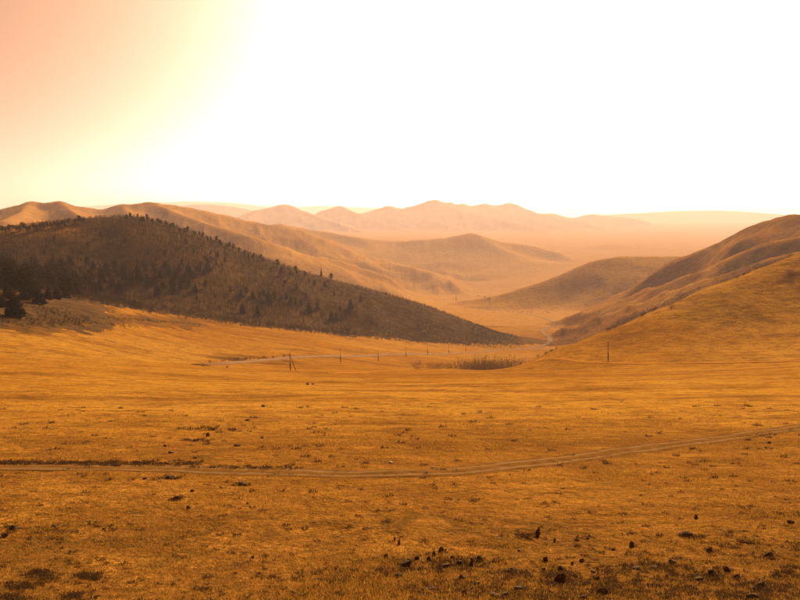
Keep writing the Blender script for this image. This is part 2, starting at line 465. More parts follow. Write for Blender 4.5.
def simple(name, stops, scale, bumpd=0.0, rough=.9, detail=5):
    t = NT_(name)
    f = t.noise(scale, detail, .65)
    t.base(t.ramp(f, stops))
    t.b.inputs['Roughness'].default_value = rough
    if bumpd: t.bump(f, bumpd)
    return t.m
def foliage(name, cols, trans=.25):
    t = NT_(name)
    t.base(t.ramp(t.rand_island(), [(i / max(1, len(cols) - 1), c) for i, c in enumerate(cols)]))
    tr = t.n.new('ShaderNodeBsdfTranslucent')
    t.l.new(t.b.inputs['Base Color'].links[0].from_socket, tr.inputs[0])
    mx = t.n.new('ShaderNodeMixShader'); mx.inputs[0].default_value = trans
    t.l.new(t.b.outputs[0], mx.inputs[1]); t.l.new(tr.outputs[0], mx.inputs[2])
    t.l.new(mx.outputs[0], t.out.inputs[0])
    return t.m
M_ROCK = simple('lichened_rock', [(.3, (.055, .037, .022)), (.5, (.12, .080, .044)), (.6, (.24, .165, .088)), (.72, (.14, .095, .05))], 9, .03)
M_PALE = simple('pale_stone', [(.3, (.38, .27, .17)), (.7, (.62, .48, .33))], 6, .02)
M_WOOD = simple('weathered_wood', [(.3, (.035, .025, .018)), (.7, (.10, .07, .045))], 5, .01)
M_CERAM = simple('insulator', [(.3, (.22, .2, .17)), (.7, (.35, .32, .28))], 5, 0, .4)
M_BARK = simple('bark', [(.3, (.05, .033, .024)), (.7, (.13, .085, .055))], 3, .02)
M_NEEDLE = foliage('conifer_needles', [(.018, .020, .011), (.034, .032, .015), (.050, .042, .018), (.028, .027, .013)], .08)
M_TWIG = foliage('bare_twigs', [(.040, .028, .016), (.070, .048, .026), (.054, .038, .021), (.092, .062, .031)], .12)
M_SHRUB = foliage('shrub_twigs', [(.12, .062, .024), (.19, .10, .036), (.15, .08, .03), (.10, .055, .022)], .35)
M_HERB = foliage('dark_herb', [(.05, .030, .017), (.10, .054, .024), (.07, .042, .02), (.14, .070, .026), (.09, .055, .02)], .35)
M_GRASS = foliage('dry_grass', [(.27, .127, .018), (.39, .185, .022), (.15, .077, .014), (.54, .30, .06), (.31, .147, .019), (.10, .053, .012), (.35, .163, .02)], .5)

# ------------------------------------------------------------------ terrain meshes
co = np.stack([X, Y, Z], -1).reshape(-1, 3)
ii, jj = np.meshgrid(np.arange(NT - 1), np.arange(NR - 1), indexing='ij')
q0 = (ii * NR + jj).ravel()
quads = np.stack([q0, q0 + 1, q0 + NR + 1, q0 + NR], 1)[:, ::-1]
# close the ring behind the viewer and cap the middle
jr = np.arange(NR - 1); last = (NT - 1) * NR
# normals of the whole surface
nz_full = np.zeros_like(co)
v0, v1, v2, v3 = (co[quads[:, k]] for k in range(4))
fn = np.cross(v2 - v0, v3 - v1)
for k in range(4):
    for a in range(3):
        nz_full[:, a] += np.bincount(quads[:, k], weights=fn[:, a], minlength=len(co))
flip = nz_full[:, 2] < 0
nz_full[flip] *= -1
nz_full /= np.linalg.norm(nz_full, axis=1, keepdims=True) + 1e-12
if fn[:, 2].mean() < 0: quads = quads[:, ::-1]
# ground-cover attributes (vegetation, some tones standing in for light, in the ground plan)
PXg, PYg = topix(X, np.maximum(Y, 1.0), Z)
herb = 0.30 + 0.30 * fbm(X / 11, Y / 7, 3, 101) + 0.62 * np.clip((38 - Y) / 14, 0, 1) * (Y > 0) * np.clip(.75 + X / 16 + .8 * fbm(X / 5, Y / 4, 3, 107), .25, 1)
turf_vignette = np.clip((150 - Y) / 120, 0, 1) ** 1.3 + 0.25 * fbm(X / 40, Y / 30, 3, 105)       # coarser browner grass near the knoll, colour also darkened to mimic lens vignetting
scrub = np.full(Z.shape, 0.08) + 0.2 * fbm(X / 220, Y / 160, 4, 111)
def put(mask, val):
    global scrub
    scrub = np.where(mask, val, scrub)
nb = fbm(X / 90, Y / 90, 4, 121)
wood_lo = np.interp(PXg, [-200, 0, 60, 100, 150, 200, 250, 300, 350, 400, 450, 500, 516, 524], [290, 291, 298, 304, 312, 319, 326, 331, 335.5, 340, 344, 344, 336, 300])
put((PXg > 560) & (Y > 300) & (Y < 640) & (DOM == 0), scrub + .26 * np.clip((PXg - 560) / 120, 0, 1) * np.clip((352 - PYg) / 50, 0, 1))
put(DOM == 1, 0.95 + 0.30 * nb - 0.45 * ((PXg > 400) & (PYg < 318)))
put((Y > 400) & (Y < 1000) & (PXg < 522) & (PYg < wood_lo + 3.0 * fbm(X / 12, Y / 12, 3, 181)), 1.0 + .25 * nb)
open_sh = np.clip((105 - PXg + 60 * nb) / 55, 0, 1) * np.clip((243 - PYg + 12 * nb) / 10, 0, 1) * (DOM == 1)
scrub = scrub * (1 - open_sh) + (0.42 + .3 * nb) * open_sh
put(DOM == 2, 0.50 + 0.35 * fbm(X / 50, Y / 50, 5, 131) - .62 * np.clip((CZ - 70 - Z) / 55, 0, 1))
put(DOM == 3, 0.26 + 0.28 * nb - .25 * np.clip((CZ - 140 - Z) / 40, 0, 1))
put(np.isin(DOM, (4, 10)), 0.04 + 0.26 * fbm(X / 260, Y / 260, 4, 141))
put(DOM == 5, 0.22 + 0.30 * fbm(X / 260, Y / 260, 4, 151))
put(DOM == 6, 0.12 + 0.35 * fbm(X / 420, Y / 420, 4, 161))
for (x0, x1, y0, y1, v) in ((-45, 108, 284, 330, 1.0), (92, 210, 314, 327, .68), (-30, 22, 318, 324, .6), (203, 295, 355.5, 363, .62), (780, 815, 268, 280, .6)):
    e_ = ((PXg - (x0 + x1) / 2) / ((x1 - x0) / 2)) ** 2 + ((PYg - (y0 + y1) / 2 - (.38 * (PXg - (x0 + x1) / 2) * (-1 if x0 > 500 else .25))) / ((y1 - y0) / 2)) ** 2
    e_ = e_ + .8 * fbm(X / 8, Y / 8, 4, 173)
    put((e_ < 1.3) & (Y > 250) & (Y < 620), np.maximum(scrub, v + .35 * fbm(X / 14, Y / 14, 3, 171) - .35 * np.clip(e_ - .5, 0, 1)))
pale = np.where((Y > 1200) & (DOM == 0), .5, 0.0) + np.where(np.isin(DOM, (4, 10)), .75, 0.0) + np.where(DOM == 3, .3, 0.0) + np.where(DOM == 5, .45, 0.0) + np.where(DOM == 6, .5, 0.0)  # brightening put into the ground colour where slopes are backlit
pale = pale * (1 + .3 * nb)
def sheet(name, sel, label):
    f = quads[sel]
    used, inv = np.unique(f, return_inverse=True)
    me = new_mesh(name, co[used], inv.reshape(f.shape), LAND, True)
    for nm, arr in (('herb', herb), ('scrub', scrub), ('turf_vignette', turf_vignette), ('pale', pale)):
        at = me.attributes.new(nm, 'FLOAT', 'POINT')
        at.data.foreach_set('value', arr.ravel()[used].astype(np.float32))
    me.normals_split_custom_set_from_vertices(nz_full[used].tolist())
    o = link(name, me)
    return tag(o, label, kind='structure')
fdom = DOM.ravel()[quads].max(1)
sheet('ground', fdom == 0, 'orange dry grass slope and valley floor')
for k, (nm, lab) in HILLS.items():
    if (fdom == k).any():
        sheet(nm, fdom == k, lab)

# ------------------------------------------------------------------ haze
hz = NT_('haze_air')
hz.n.remove(hz.b)
pv = hz.n.new('ShaderNodeVolumePrincipled')
pv.inputs['Color'].default_value = (.97, .83, .80, 1)
pv.inputs['Density'].default_value = HAZE_DENSITY
pv.inputs['Anisotropy'].default_value = 0.35
hz.l.new(pv.outputs[0], hz.out.inputs['Volume'])
zlo, zhi = float(Z.min()) - 1.0, max(float(Z.max()), CZ) + 12.0
hb = 61000.0
hv = [(x, y, z) for z in (zlo, zhi) for x, y in ((-hb, -hb), (hb, -hb), (hb, hb), (-hb, hb))]
hf = [(0, 3, 2, 1), (4, 5, 6, 7), (0, 1, 5, 4), (1, 2, 6, 5), (2, 3, 7, 6), (3, 0, 4, 7)]
tag(link('haze', new_mesh('haze', hv, hf, hz.m)), 'pale dusty haze filling the valley air', 'haze', kind='stuff')

# ------------------------------------------------------------------ roads and tracks
def drape(name, pts, cross, lift, mat, step, label):
    """a strip laid on the terrain along world points; cross = (offset, wear, dz) over its width"""
    p = np.array(pts)[:, :2]
    L = np.concatenate([[0], np.cumsum(np.hypot(*np.diff(p, axis=0).T))])
    s_ = np.arange(0, L[-1], step)
    x, y = np.interp(s_, L, p[:, 0]), np.interp(s_, L, p[:, 1])
    for _ in range(6):
        x[1:-1] = (x[:-2] + x[1:-1] * 2 + x[2:]) / 4; y[1:-1] = (y[:-2] + y[1:-1] * 2 + y[2:]) / 4
    tx, ty = np.gradient(x), np.gradient(y)
    l_ = np.hypot(tx, ty) + 1e-9
    nx, ny = -ty / l_, tx / l_
    vs, ws = [], []
    jit = [noise(s_ / (step * 5), np.full_like(s_, 3.0 * i), 300 + i) for i in range(len(cross))]
    for i, (o_, w_, dz) in enumerate(cross):
        oo = o_ * (1 + .10 * jit[i])
        xx, yy = x + nx * oo, y + ny * oo
        vs.append(np.stack([xx, yy, ground(xx, yy) + lift + dz], 1)); ws.append(np.full(len(xx), w_) * (1 - .25 * np.abs(jit[i])) * np.clip(s_ / (step * 9), 0, 1))
    V = np.concatenate(vs); m_ = len(s_); k = len(cross)
    f = [(a * m_ + b, a * m_ + b + 1, (a + 1) * m_ + b + 1, (a + 1) * m_ + b) for a in range(k - 1) for b in range(m_ - 1)]
    f = np.array(f)
    e1 = V[f[0, 1]] - V[f[0, 0]]; e2 = V[f[0, 3]] - V[f[0, 0]]
    if np.cross(e1, e2)[2] < 0: f = f[:, ::-1]
    me = new_mesh(name, V, f, mat, True)
    at = me.attributes.new('wear', 'FLOAT', 'POINT'); at.data.foreach_set('value', np.concatenate(ws).astype(np.float32))
    return tag(link(name, me), label, kind='structure'), np.stack([x, y], 1)

def track_material(name, dirt, edge, lo=.42, hi=.95):
    t = NT_(name)
    nf = t.noise(1.1, 7, .74); n2 = t.noise(.16, 5, .65, None, 9)
    w = t.ramp(t.math('ADD', t.attr('wear'), t.math('ADD', t.math('MULTIPLY', t.math('SUBTRACT', nf, .5), 2.3), t.math('MULTIPLY', t.math('SUBTRACT', n2, .5), 1.2))), [(lo, .0), (hi, 1.0)])
    d = t.mix(t.ramp(n2, [(.35, .0), (.65, 1.0)]), dirt, tuple(c * .68 for c in dirt))
    t.base(t.mix(w, t.mix(t.ramp(nf, [(.35, .0), (.6, 1.0)]), edge, tuple(c * 1.9 for c in edge)), d))
    t.b.inputs['Specular IOR Level'].default_value = 0.0
    t.bump(nf, .05)
    return t.m
M_TRACK = track_material('worn_track', (.25, .15, .058), (.10, .048, .011), .36, .95)
M_ROAD = track_material('gravel_road', (.30, .19, .10), (.12, .060, .020), .25, .9)
M_FAINT = track_material('faint_track', (.20, .105, .028), (.25, .105, .010), .2, 1.2)

def smooth_hits(px_list, dmin, seg=6):
    h = np.array([hit(a, b, dmin) for a, b in px_list])
    lr = np.log(h[:, 1])
    for _ in range(2): lr[1:-1] = (lr[:-2] + 2 * lr[1:-1] + lr[2:]) / 4
    u = np.array([(a - 400) for a, _ in px_list]); sc_ = np.exp(lr) / h[:, 1]
    return np.stack([h[:, 0] * sc_, h[:, 1] * sc_], 1)
near = smooth_hits([(-260, 478), (-160, 472), (-80, 468.5), (0, 467.5), (50, 466.8), (100, 467.3), (150, 468.5), (200, 470), (250, 472), (300, 474), (350, 475.2), (400, 475), (450, 473), (500, 469),
                    (550, 462.3), (600, 455), (650, 448), (700, 441), (750, 434.5), (800, 429), (880, 421), (1000, 412)], 18)
TRK, trk_xy = drape('track', near, [(-1.9, 0, -.12), (-1.5, 0, 0), (-1.15, .3, 0), (-.92, 1, -.025), (-.66, 1, -.03), (-.45, .15, .02), (.45, .15, .02), (.66, 1, -.03), (.92, 1, -.025), (1.15, .3, 0), (1.5, 0, 0), (1.9, 0, -.12)], .05, M_TRACK, .6,
                    'two-rut dirt track running across the near slope')
far_t = smooth_hits([(330, 373.5), (400, 370.5), (470, 369.8), (530, 369), (590, 367), (650, 364.5), (700, 363), (750, 361.8), (800, 360), (900, 356), (1000, 352)], 150)
drape('track', far_t, [(-2.6, 0, -.5), (-2.0, 0, 0), (-1.3, .9, 0), (-.5, .3, 0), (.5, .1, 0), (1.3, .9, 0), (2.0, 0, 0), (2.6, 0, -.5)], .12, M_FAINT, 2.5,
      'fainter dirt track along the far edge of the near slope')
road_px = [(200, 365.2), (210, 364.5), (225, 363.7), (245, 361.8), (262, 360), (280, 358.6), (300, 358.2), (330, 357.7), (360, 356.2), (400, 355), (430, 353.5), (460, 352), (490, 350.3), (515, 348.8), (535, 347.5), (547, 345.7),
           (551, 342.5), (550, 338), (545, 334), (542, 331), (546, 328.5), (553, 326), (557, 323.5), (553, 321), (545, 318.5), (530, 315), (510, 311.2), (490, 309), (470, 306.5)]
road_w = smooth_hits(road_px, 200)
drape('road', road_w, [(-4.4, 0, -.5), (-3.6, .1, -.05), (-3.0, .7, .0), (-2.4, 1, .03), (0, 1, .06), (2.4, 1, .03), (3.0, .7, .0), (3.6, .1, -.05), (4.4, 0, -.5)], .22, M_ROAD, 5.0,
      'pale gravel road winding down through the valley')

# ------------------------------------------------------------------ plant shapes
def tri_soup(name, tris, mat):
    v = np.asarray(tris, np.float32).reshape(-1, 3)
    return new_mesh(name, v, np.arange(len(v)).reshape(-1, 3), mat)

def tapered(p0, p1, r0, r1, k=5):
    p0, p1 = np.array(p0, float), np.array(p1, float)
    d = (p1 - p0) / (np.linalg.norm(p1 - p0) + 1e-9)
    a = np.cross(d, [0.3, 1, 0.1]); a /= np.linalg.norm(a); b = np.cross(d, a)
    ring = [(math.cos(t), math.sin(t)) for t in np.linspace(0, 2 * math.pi, k, endpoint=False)]
    A_ = [p0 + r0 * (c * a + s_ * b) for c, s_ in ring]; B_ = [p1 + r1 * (c * a + s_ * b) for c, s_ in ring]
    out = []
    for i in range(k):
        j = (i + 1) % k
        out += [(A_[i], A_[j], B_[j]), (A_[i], B_[j], B_[i])]
    return out

def conifer(rr, h, w, irregular=0.15, bare=0.08, dens=1.0):
    """needle sprays in whorls round a tapered stem; returns trunk and crown triangles"""
    trunk = tapered((0, 0, -.4), (0, 0, h * .55), h * .022 + .05, h * .012, 6) + tapered((0, 0, h * .55), (0, 0, h * .98), h * .012, .02, 5)
    cr_ = []
    z = h * bare
    lean = rr.normal(0, .02, 2)
    while z < h:
        f = (z - h * bare) / (h * (1 - bare))
        rad = w * (1 - f) ** .8 * (1 + irregular * .45 * rr.normal()) + .12
        nb_ = int(max(6, 12 * dens * (1 - f * .5)))
        a0 = rr.uniform(0, 6.28)
        for i in range(nb_):
            if rr.uniform() < irregular * .6: continue
            a = a0 + 6.283 * i / nb_ + rr.normal(0, .18)
            L = rad * rr.uniform(.7, 1.12)
            dr = -L * rr.uniform(.12, .42)
            c, s_ = math.cos(a), math.sin(a)
            base = np.array([lean[0] * z, lean[1] * z, z])
            tip = base + np.array([c * L, s_ * L, dr + L * .15])
            mid = base + np.array([c * L * .55, s_ * L * .55, dr * .3])
            wd = L * rr.uniform(.22, .36)
            sx = np.array([-s_, c, 0]) * wd
            cr_ += [(base, mid + sx, mid - sx), (mid + sx, tip + [0, 0, 0], mid - sx),
                    (base + [0, 0, .1 * L], mid + [0, 0, -.28 * L], tip)]
            if rr.uniform() < .6:
                q = mid + sx * rr.uniform(-1, 1)
                cr_.append((q, q + np.array([c, s_, .5]) * L * .3 + sx * .5, q + np.array([c, s_, -.7]) * L * .28 - sx * .4))
        z += h * rr.uniform(.030, .050) / max(.6, dens)
    top = np.array([lean[0] * h, lean[1] * h, h * 1.03])
    for i in range(4):
        a = i * 1.57
        cr_.append((top, top + [math.cos(a) * .28, math.sin(a) * .28, -h * .07], top + [math.cos(a + 1) * .22, math.sin(a + 1) * .22, -h * .075]))
    return trunk, cr_

def round_pine(rr, h, w):
    """full uneven crown of needle clumps on rising limbs"""
    trunk = tapered((0, 0, -.4), (.03 * h, 0, h * .8), h * .026 + .05, h * .012, 6)
    cr_ = []
    for i in range(15):
        zz = h * (.22 + .68 * (i + rr.uniform()) / 15); f = (zz / h - .22) / .78
        a = rr.uniform(0, 6.28) + i * 2.4; L = w * rr.uniform(.35, .75) * (1.05 - f) ** .6
        tip = np.array([math.cos(a) * L, math.sin(a) * L, zz + .05 * h])
        trunk += tapered((.02 * h, 0, zz - .05 * h), tip, h * .009, .015, 4)
        for j in range(20):
            c_ = tip * np.array([rr.uniform(.4, 1), rr.uniform(.4, 1), 1]) + rr.normal(0, 1, 3) * np.array([w * .2, w * .2, h * .065])
            d1, d2 = rr.normal(0, 1, 3), rr.normal(0, 1, 3)
            s_ = w * rr.uniform(.10, .19)
            d1 *= s_ / np.linalg.norm(d1); d2 *= s_ / np.linalg.norm(d2)
            cr_.append((c_ - d1, c_ + d1 * .6 + d2, c_ + d1 - d2))
    return trunk, cr_

def sliver(p0, p1, w, rr):
    p0, p1 = np.array(p0, float), np.array(p1, float)
    d = p1 - p0
    sx = np.cross(d, rr.normal(0, 1, 3)); sx = sx / (np.linalg.norm(sx) + 1e-9) * w
    return (p0 - sx, p0 + sx, p1)

def bare_tree(rr, h):
    """leafless larch or birch: stem, rising limbs, haze of twigs"""
    t = [sliver((0, 0, -.5), (rr.normal(0, .03) * h, rr.normal(0, .03) * h, h), .13, rr), sliver((0, 0, -.5), (0, 0, h * .8), .15, rr)]
    for i in range(12):
        z = h * rr.uniform(.18, .92); a = rr.uniform(0, 6.28); L = h * rr.uniform(.10, .24) * (1.15 - z / h)
        tip = np.array([math.cos(a) * L, math.sin(a) * L, z + L * rr.uniform(.5, 1.4)])
        t.append(sliver((0, 0, z), tip, .09, rr))
        for j in range(3):
            q = tip * rr.uniform(.5, 1.0) + [0, 0, z * .0]
            q[2] = z + (tip[2] - z) * rr.uniform(.4, 1)
            t.append(sliver(q, q + rr.normal(0, 1, 3) * h * .045 + [0, 0, h * .07], .10, rr))
    return t

def bush(rr, h, w, n_=80):
    t = []
    for i in range(n_):
        a = rr.uniform(0, 6.28); q = math.sqrt(rr.uniform()) 
        base = np.array([math.cos(a) * q * w * .30, math.sin(a) * q * w * .30, -.15])
        hh = h * rr.uniform(.6, 1.0) * (1 - .45 * q * q)
        tip = np.array([math.cos(a) * q * w * rr.uniform(.8, 1.15), math.sin(a) * q * w * rr.uniform(.8, 1.15), hh])
        mid = (base + tip) / 2 + [0, 0, hh * .12]
        t += [sliver(base, mid, .035 * h / 4 + .012, rr), sliver(mid, tip, .03 * h / 4 + .01, rr)]
        for j in range(4):
            p = base + (tip - base) * rr.uniform(.35, 1.0); p[2] += hh * .08
            t.append(sliver(p, p + rr.normal(0, 1, 3) * h * .085 + [0, 0, h * .08], .028 * h / 4 + .01, rr))
    return t

def herb_clump(rr, h, w, n_=26):
    t = []
    for i in range(n_):
        a = rr.uniform(0, 6.28); q = math.sqrt(rr.uniform())
        base = np.array([math.cos(a) * q * w * .8, math.sin(a) * q * w * .8, -.03])
        tip = base + [rr.normal(0, .35) * h, rr.normal(0, .35) * h, h * rr.uniform(.4, 1.0) * (1 - .5 * q)]
        t.append(sliver(base, tip, w * .07, rr))
        p = base + (tip - base) * .6
        t.append(sliver(p, p + rr.normal(0, .4, 3) * h, w * .06, rr))
    return t

def scatter(variants, pos, scale, rot):
    """many copies of small triangle shapes joined into one set of triangles"""
    out = []
    vi = rng.integers(0, len(variants), len(pos))
    for k, v in enumerate(variants):
        v = np.asarray(v, np.float32).reshape(-1, 3)
        m_ = vi == k
        p, s_, a = pos[m_], scale[m_], rot[m_]
        c, sn = np.cos(a)[:, None], np.sin(a)[:, None]
        x = (v[None, :, 0] * c - v[None, :, 1] * sn) * s_[:, None] + p[:, None, 0]
        y = (v[None, :, 0] * sn + v[None, :, 1] * c) * s_[:, None] + p[:, None, 1]
        z = v[None, :, 2] * s_[:, None] + p[:, None, 2]
        out.append(np.stack([x, y, z], -1).reshape(-1, 3))
    return np.concatenate(out)

def stuff(name, verts, mat, label, cat):
    me = new_mesh(name, verts, np.arange(len(verts)).reshape(-1, 3), mat)
    return tag(link(name, me), label, cat, kind='stuff')

# ------------------------------------------------------------------ leafless woodland on the left hill
rr = np.random.default_rng(5)
N = 60000
th_, lr_ = rr.uniform(math.atan(-470 / FPX), math.atan(140 / FPX), N), np.sqrt(rr.uniform(420 ** 2, 1080 ** 2, N))
cx_, cy_ = lr_ * np.sin(th_), lr_ * np.cos(th_)
cz_ = ground(cx_, cy_)
cpx, cpy = topix(cx_, cy_, cz_)
edge_lo = np.interp(cpx, [-80, 0, 60, 100, 150, 200, 250, 300, 350, 400, 450, 500, 520, 540], [292, 292, 299, 305, 313, 320, 327, 332, 336.5, 341, 345, 347.5, 348, 340])
crest_y = np.interp(cpx, [-80, 0, 35, 70, 100, 132, 160, 200, 240, 280, 320, 360, 400, 430, 460, 490, 518], [231, 227, 222, 219, 217, 215.5, 221, 234, 250, 264, 276, 287, 297, 307, 319, 332, 343])
dep = cpy - crest_y
dns = 0.85 + .5 * fbm(cx_ / 60, cy_ / 60, 3, 211)
dns *= 1 - .9 * np.clip((105 - cpx + 40 * fbm(cx_ / 90, cy_ / 90, 4, 121)) / 55, 0, 1) * np.clip((243 - cpy) / 10, 0, 1)            # open grassy shoulder
dns *= np.where((cpx > 300) & (dep < 30) & (cpy < 325), .45, 1.0)                                       # thin towards the spur
dns *= np.where((cpx > 420) & (cpx < 470) & (np.abs(dep - 8) < 6), .15, 1.0)
dns *= np.where(cpx > 340, 2.2, 1.0)
keep = (cpy < edge_lo + 1 - 2.2 * np.abs(rr.normal(0, 1, N))) & (cpy > crest_y - 6) & (cpx < 522) & (rr.uniform(size=N) < dns * .62 * np.clip((528 - cpx) / 45, 0, 1))
wx, wy, wz = cx_[keep], cy_[keep], cz_[keep]
wsc = rr.uniform(.65, 1.15, len(wx)) * np.where(cpx[keep] > 330, .62, 1.0) * np.where(cpx[keep] > 440, .85, 1.0) * np.clip((edge_lo - cpy)[keep] / 9 + .45, .45, 1.0) * np.clip(dep[keep] / 14 + .45, .5, 1.0)
bt = [bare_tree(rr, 6.4) for _ in range(7)]
fr = ((edge_lo - cpy)[keep] < 7 + 5 * rr.uniform(size=len(wx))) | ((cpx[keep] > 350) & (rr.uniform(size=len(wx)) < .8)) | (rr.uniform(size=len(wx)) < .25)
bb = [bush(rr, 4.2, 2.3, 16) for _ in range(6)]
pw = np.stack([wx, wy, wz - .1], 1); rw = rr.uniform(0, 6.28, len(wx))
vv = np.concatenate([scatter(bt, pw[~fr], wsc[~fr], rw[~fr]), scatter(bb, pw[fr], rr.uniform(.5, 1.05, int(fr.sum())) * np.where(cpx[keep][fr] > 350, .8, 1.0), rw[fr])])
stuff('woodland', vv, M_TWIG, 'leafless brown woodland covering the hill on the left', 'woodland')

# ------------------------------------------------------------------ conifers, each a tree of its own
rr = np.random.default_rng(8)
protos = []
for kind, prm in (('spire', (10, 1.55, .12)), ('spire', (10, 2.0, .18)), ('broad', (10, 2.9, .2)), ('broad', (10, 3.3, .26)), ('round', (10, 3.3)), ('round', (10, 3.9))):
    if kind == 'round': tr_, cr_ = round_pine(rr, *prm)
    else: tr_, cr_ = conifer(rr, prm[0], prm[1], prm[2])
    protos.append((tri_soup('trunk', tr_, M_BARK), tri_soup('crown', cr_, M_NEEDLE)))
KIND = {'s': (0, 1), 'b': (2, 3), 'r': (4, 5)}
used_spots = []
def tree(px, py, hpx, kind, label, group=None, wide=1.0, dmin=250.0):
    x, y, z = hit(px, py, dmin)
    H = hpx / FPX * math.hypot(x, y)
    k = KIND[kind][rr.integers(0, 2)]
    e = bpy.data.objects.new('conifer_tree', None); COL.objects.link(e)
    e.empty_display_size = 1.0
    e.location = (x, y, z - .15); s_ = H / 10.2
    e.scale = (s_ * wide, s_ * wide, s_); e.rotation_euler = (0, 0, rr.uniform(0, 6.28))
    tag(e, label, 'tree', group)
    link('trunk', protos[k][0], e); link('crown', protos[k][1], e)
    return e

# those that stand out one by one
tree(15, 317, 29, 'b', 'tall broad dark conifer standing out in front at the far left edge', wide=1.15)
tree(39, 304, 20, 'b', 'stout dark conifer standing alone right of the tall left-edge conifer', wide=1.15)
tree(242.5, 313.5, 12, 'b', 'left one of two conifers standing apart below the tree band, left hill', wide=.95)
tree(257.5, 316.5, 14, 'b', 'right and taller of two conifers standing apart below the tree band', wide=.9)
tree(309, 313, 14.5, 'b', 'larger left conifer of the close pair low on the left hill', wide=.85)
tree(317.5, 310.5, 13.5, 's', 'slimmer right conifer of the close pair low on the left hill', wide=1.2)
tree(331.3, 321, 12, 'b', 'left conifer of the lowest touching pair, near the wood edge', wide=.85)
tree(336, 320.5, 10, 'b', 'right shorter conifer of the lowest touching pair, near the wood edge', wide=.9)
tree(340.3, 311, 8.5, 's', 'small conifer between the lowest pair and the pointed cone-shaped one')
tree(350.7, 309.5, 12.5, 'b', 'pointed cone-shaped conifer low on the right part of the hill', wide=.85)
tree(360.6, 302.5, 10.5, 's', 'rightmost slim conifer on the left hill')
tree(321.3, 276.5, 11, 's', 'narrow spire conifer breaking the skyline of the left hill', wide=.8)
tree(331, 280.5, 7.5, 'r', 'broad round-topped tree on the skyline beside the narrow spire', wide=1.5)
tree(334.3, 295.5, 7.5, 's', 'small slim conifer below the broad skyline tree')
tree(305.6, 299, 9.5, 's', 'slim conifer right of the tree band end, halfway up the hill')
tree(230.6, 294, 8, 'r', 'small round conifer alone at the left of the middle tree band')
tree(205.6, 290, 10, 'r', 'rounded dark conifer alone left of the middle tree band', wide=1.1)
tree(281, 276, 9, 'r', 'dark rounded tree just below the skyline, left of two small ones')
tree(197, 302, 6.5, 'r', 'small low conifer near the lower wood edge, left of the two standing apart')
tree(157.5, 295, 13, 'b', 'dark conifer at the bottom right of the crowded left stand')
tree(277.5, 267, 7.5, 'r', 'tree clump on the skyline above the middle tree band')
tree(295.6, 273, 7.5, 'r', 'small tree on the skyline left of the narrow spire')
# band across the middle of the hill
for px, py, hp, k in ((240.6, 298, 10, 'b'), (246.3, 295, 8, 'r'), (253, 298.5, 10, 'b'), (259.5, 300, 8, 'r'), (264, 298.5, 9, 'r'), (268.6, 303, 14.5, 'b'), (274, 302, 10, 'r'),
                      (286, 302, 8.5, 'r'), (290.5, 303.5, 9.5, 'b'), (295.6, 305.5, 11.5, 's'), (301, 305.5, 8, 's'), (281, 301, 6, 'r')):
    tree(px, py, hp, k, 'dark conifer in the row across the middle of the left hill', 'conifer row across the middle of the left hill')
# scattered small ones on the right shoulder
for px, py, hp, k in ((297, 289.5, 10, 's'), (297, 276, 5, 'r'), (314, 287, 7, 'r'), (305, 277, 6, 'r'), (325, 289, 7, 'r'), (290, 275, 7.5, 's'), (270.6, 273, 5, 'r'), (215, 299, 5, 'r'), (309, 283, 5, 'r'), (285, 285, 5, 'r')):
    tree(px, py, hp, k, 'small dark tree scattered on the upper right shoulder of the left hill', 'small trees on the right shoulder of the left hill')
# skyline trees
for i in range(34):
    px = 128 + i * 4.1 + rr.uniform(-2, 2)
    cy = float(np.interp(px, [100, 132, 160, 200, 240, 280], [217, 215.5, 221, 234, 250, 264]))
    tree(px, cy + rr.uniform(1.5, 6), rr.uniform(4.0, 7.0), 'r', 'dark tree in the line along the skyline of the left hill', 'trees along the skyline of the left hill', wide=1.1)
# middle-left stand
for px, py, hp in ((119, 293.5, 15), (154, 285, 13), (167.5, 277, 8), (172.5, 291, 10), (180, 290, 13), (189, 287, 12), (195, 292, 10), (130, 286, 15), (139, 281, 15), (102, 283, 13), (112, 287, 13),
                   (134, 305, 9), (147, 289, 10), (163, 288, 9), (124, 280, 9), (108, 275, 9), (185, 279, 7), (92, 280, 9)):
    tree(px, py, hp, 'b' if rr.uniform() < .6 else 's', 'dark conifer in the loose stand on the lower middle of the left hill', 'conifers in the loose stand low on the left hill', wide=1.1)
for i in range(34):
    px = rr.uniform(40, 235); py = rr.uniform(238, 276)
    cy = float(np.interp(px, [0, 35, 70, 100, 132, 160, 200, 240], [227, 222, 219, 217, 215.5, 221, 234, 250]))
    if py < cy + 6: py = cy + 8 + rr.uniform(0, 12)
    tree(px, py, rr.uniform(4, 7.5), 'r', 'small dark tree dotted through the bare wood on the upper left hill', 'dark trees dotted through the upper wood')
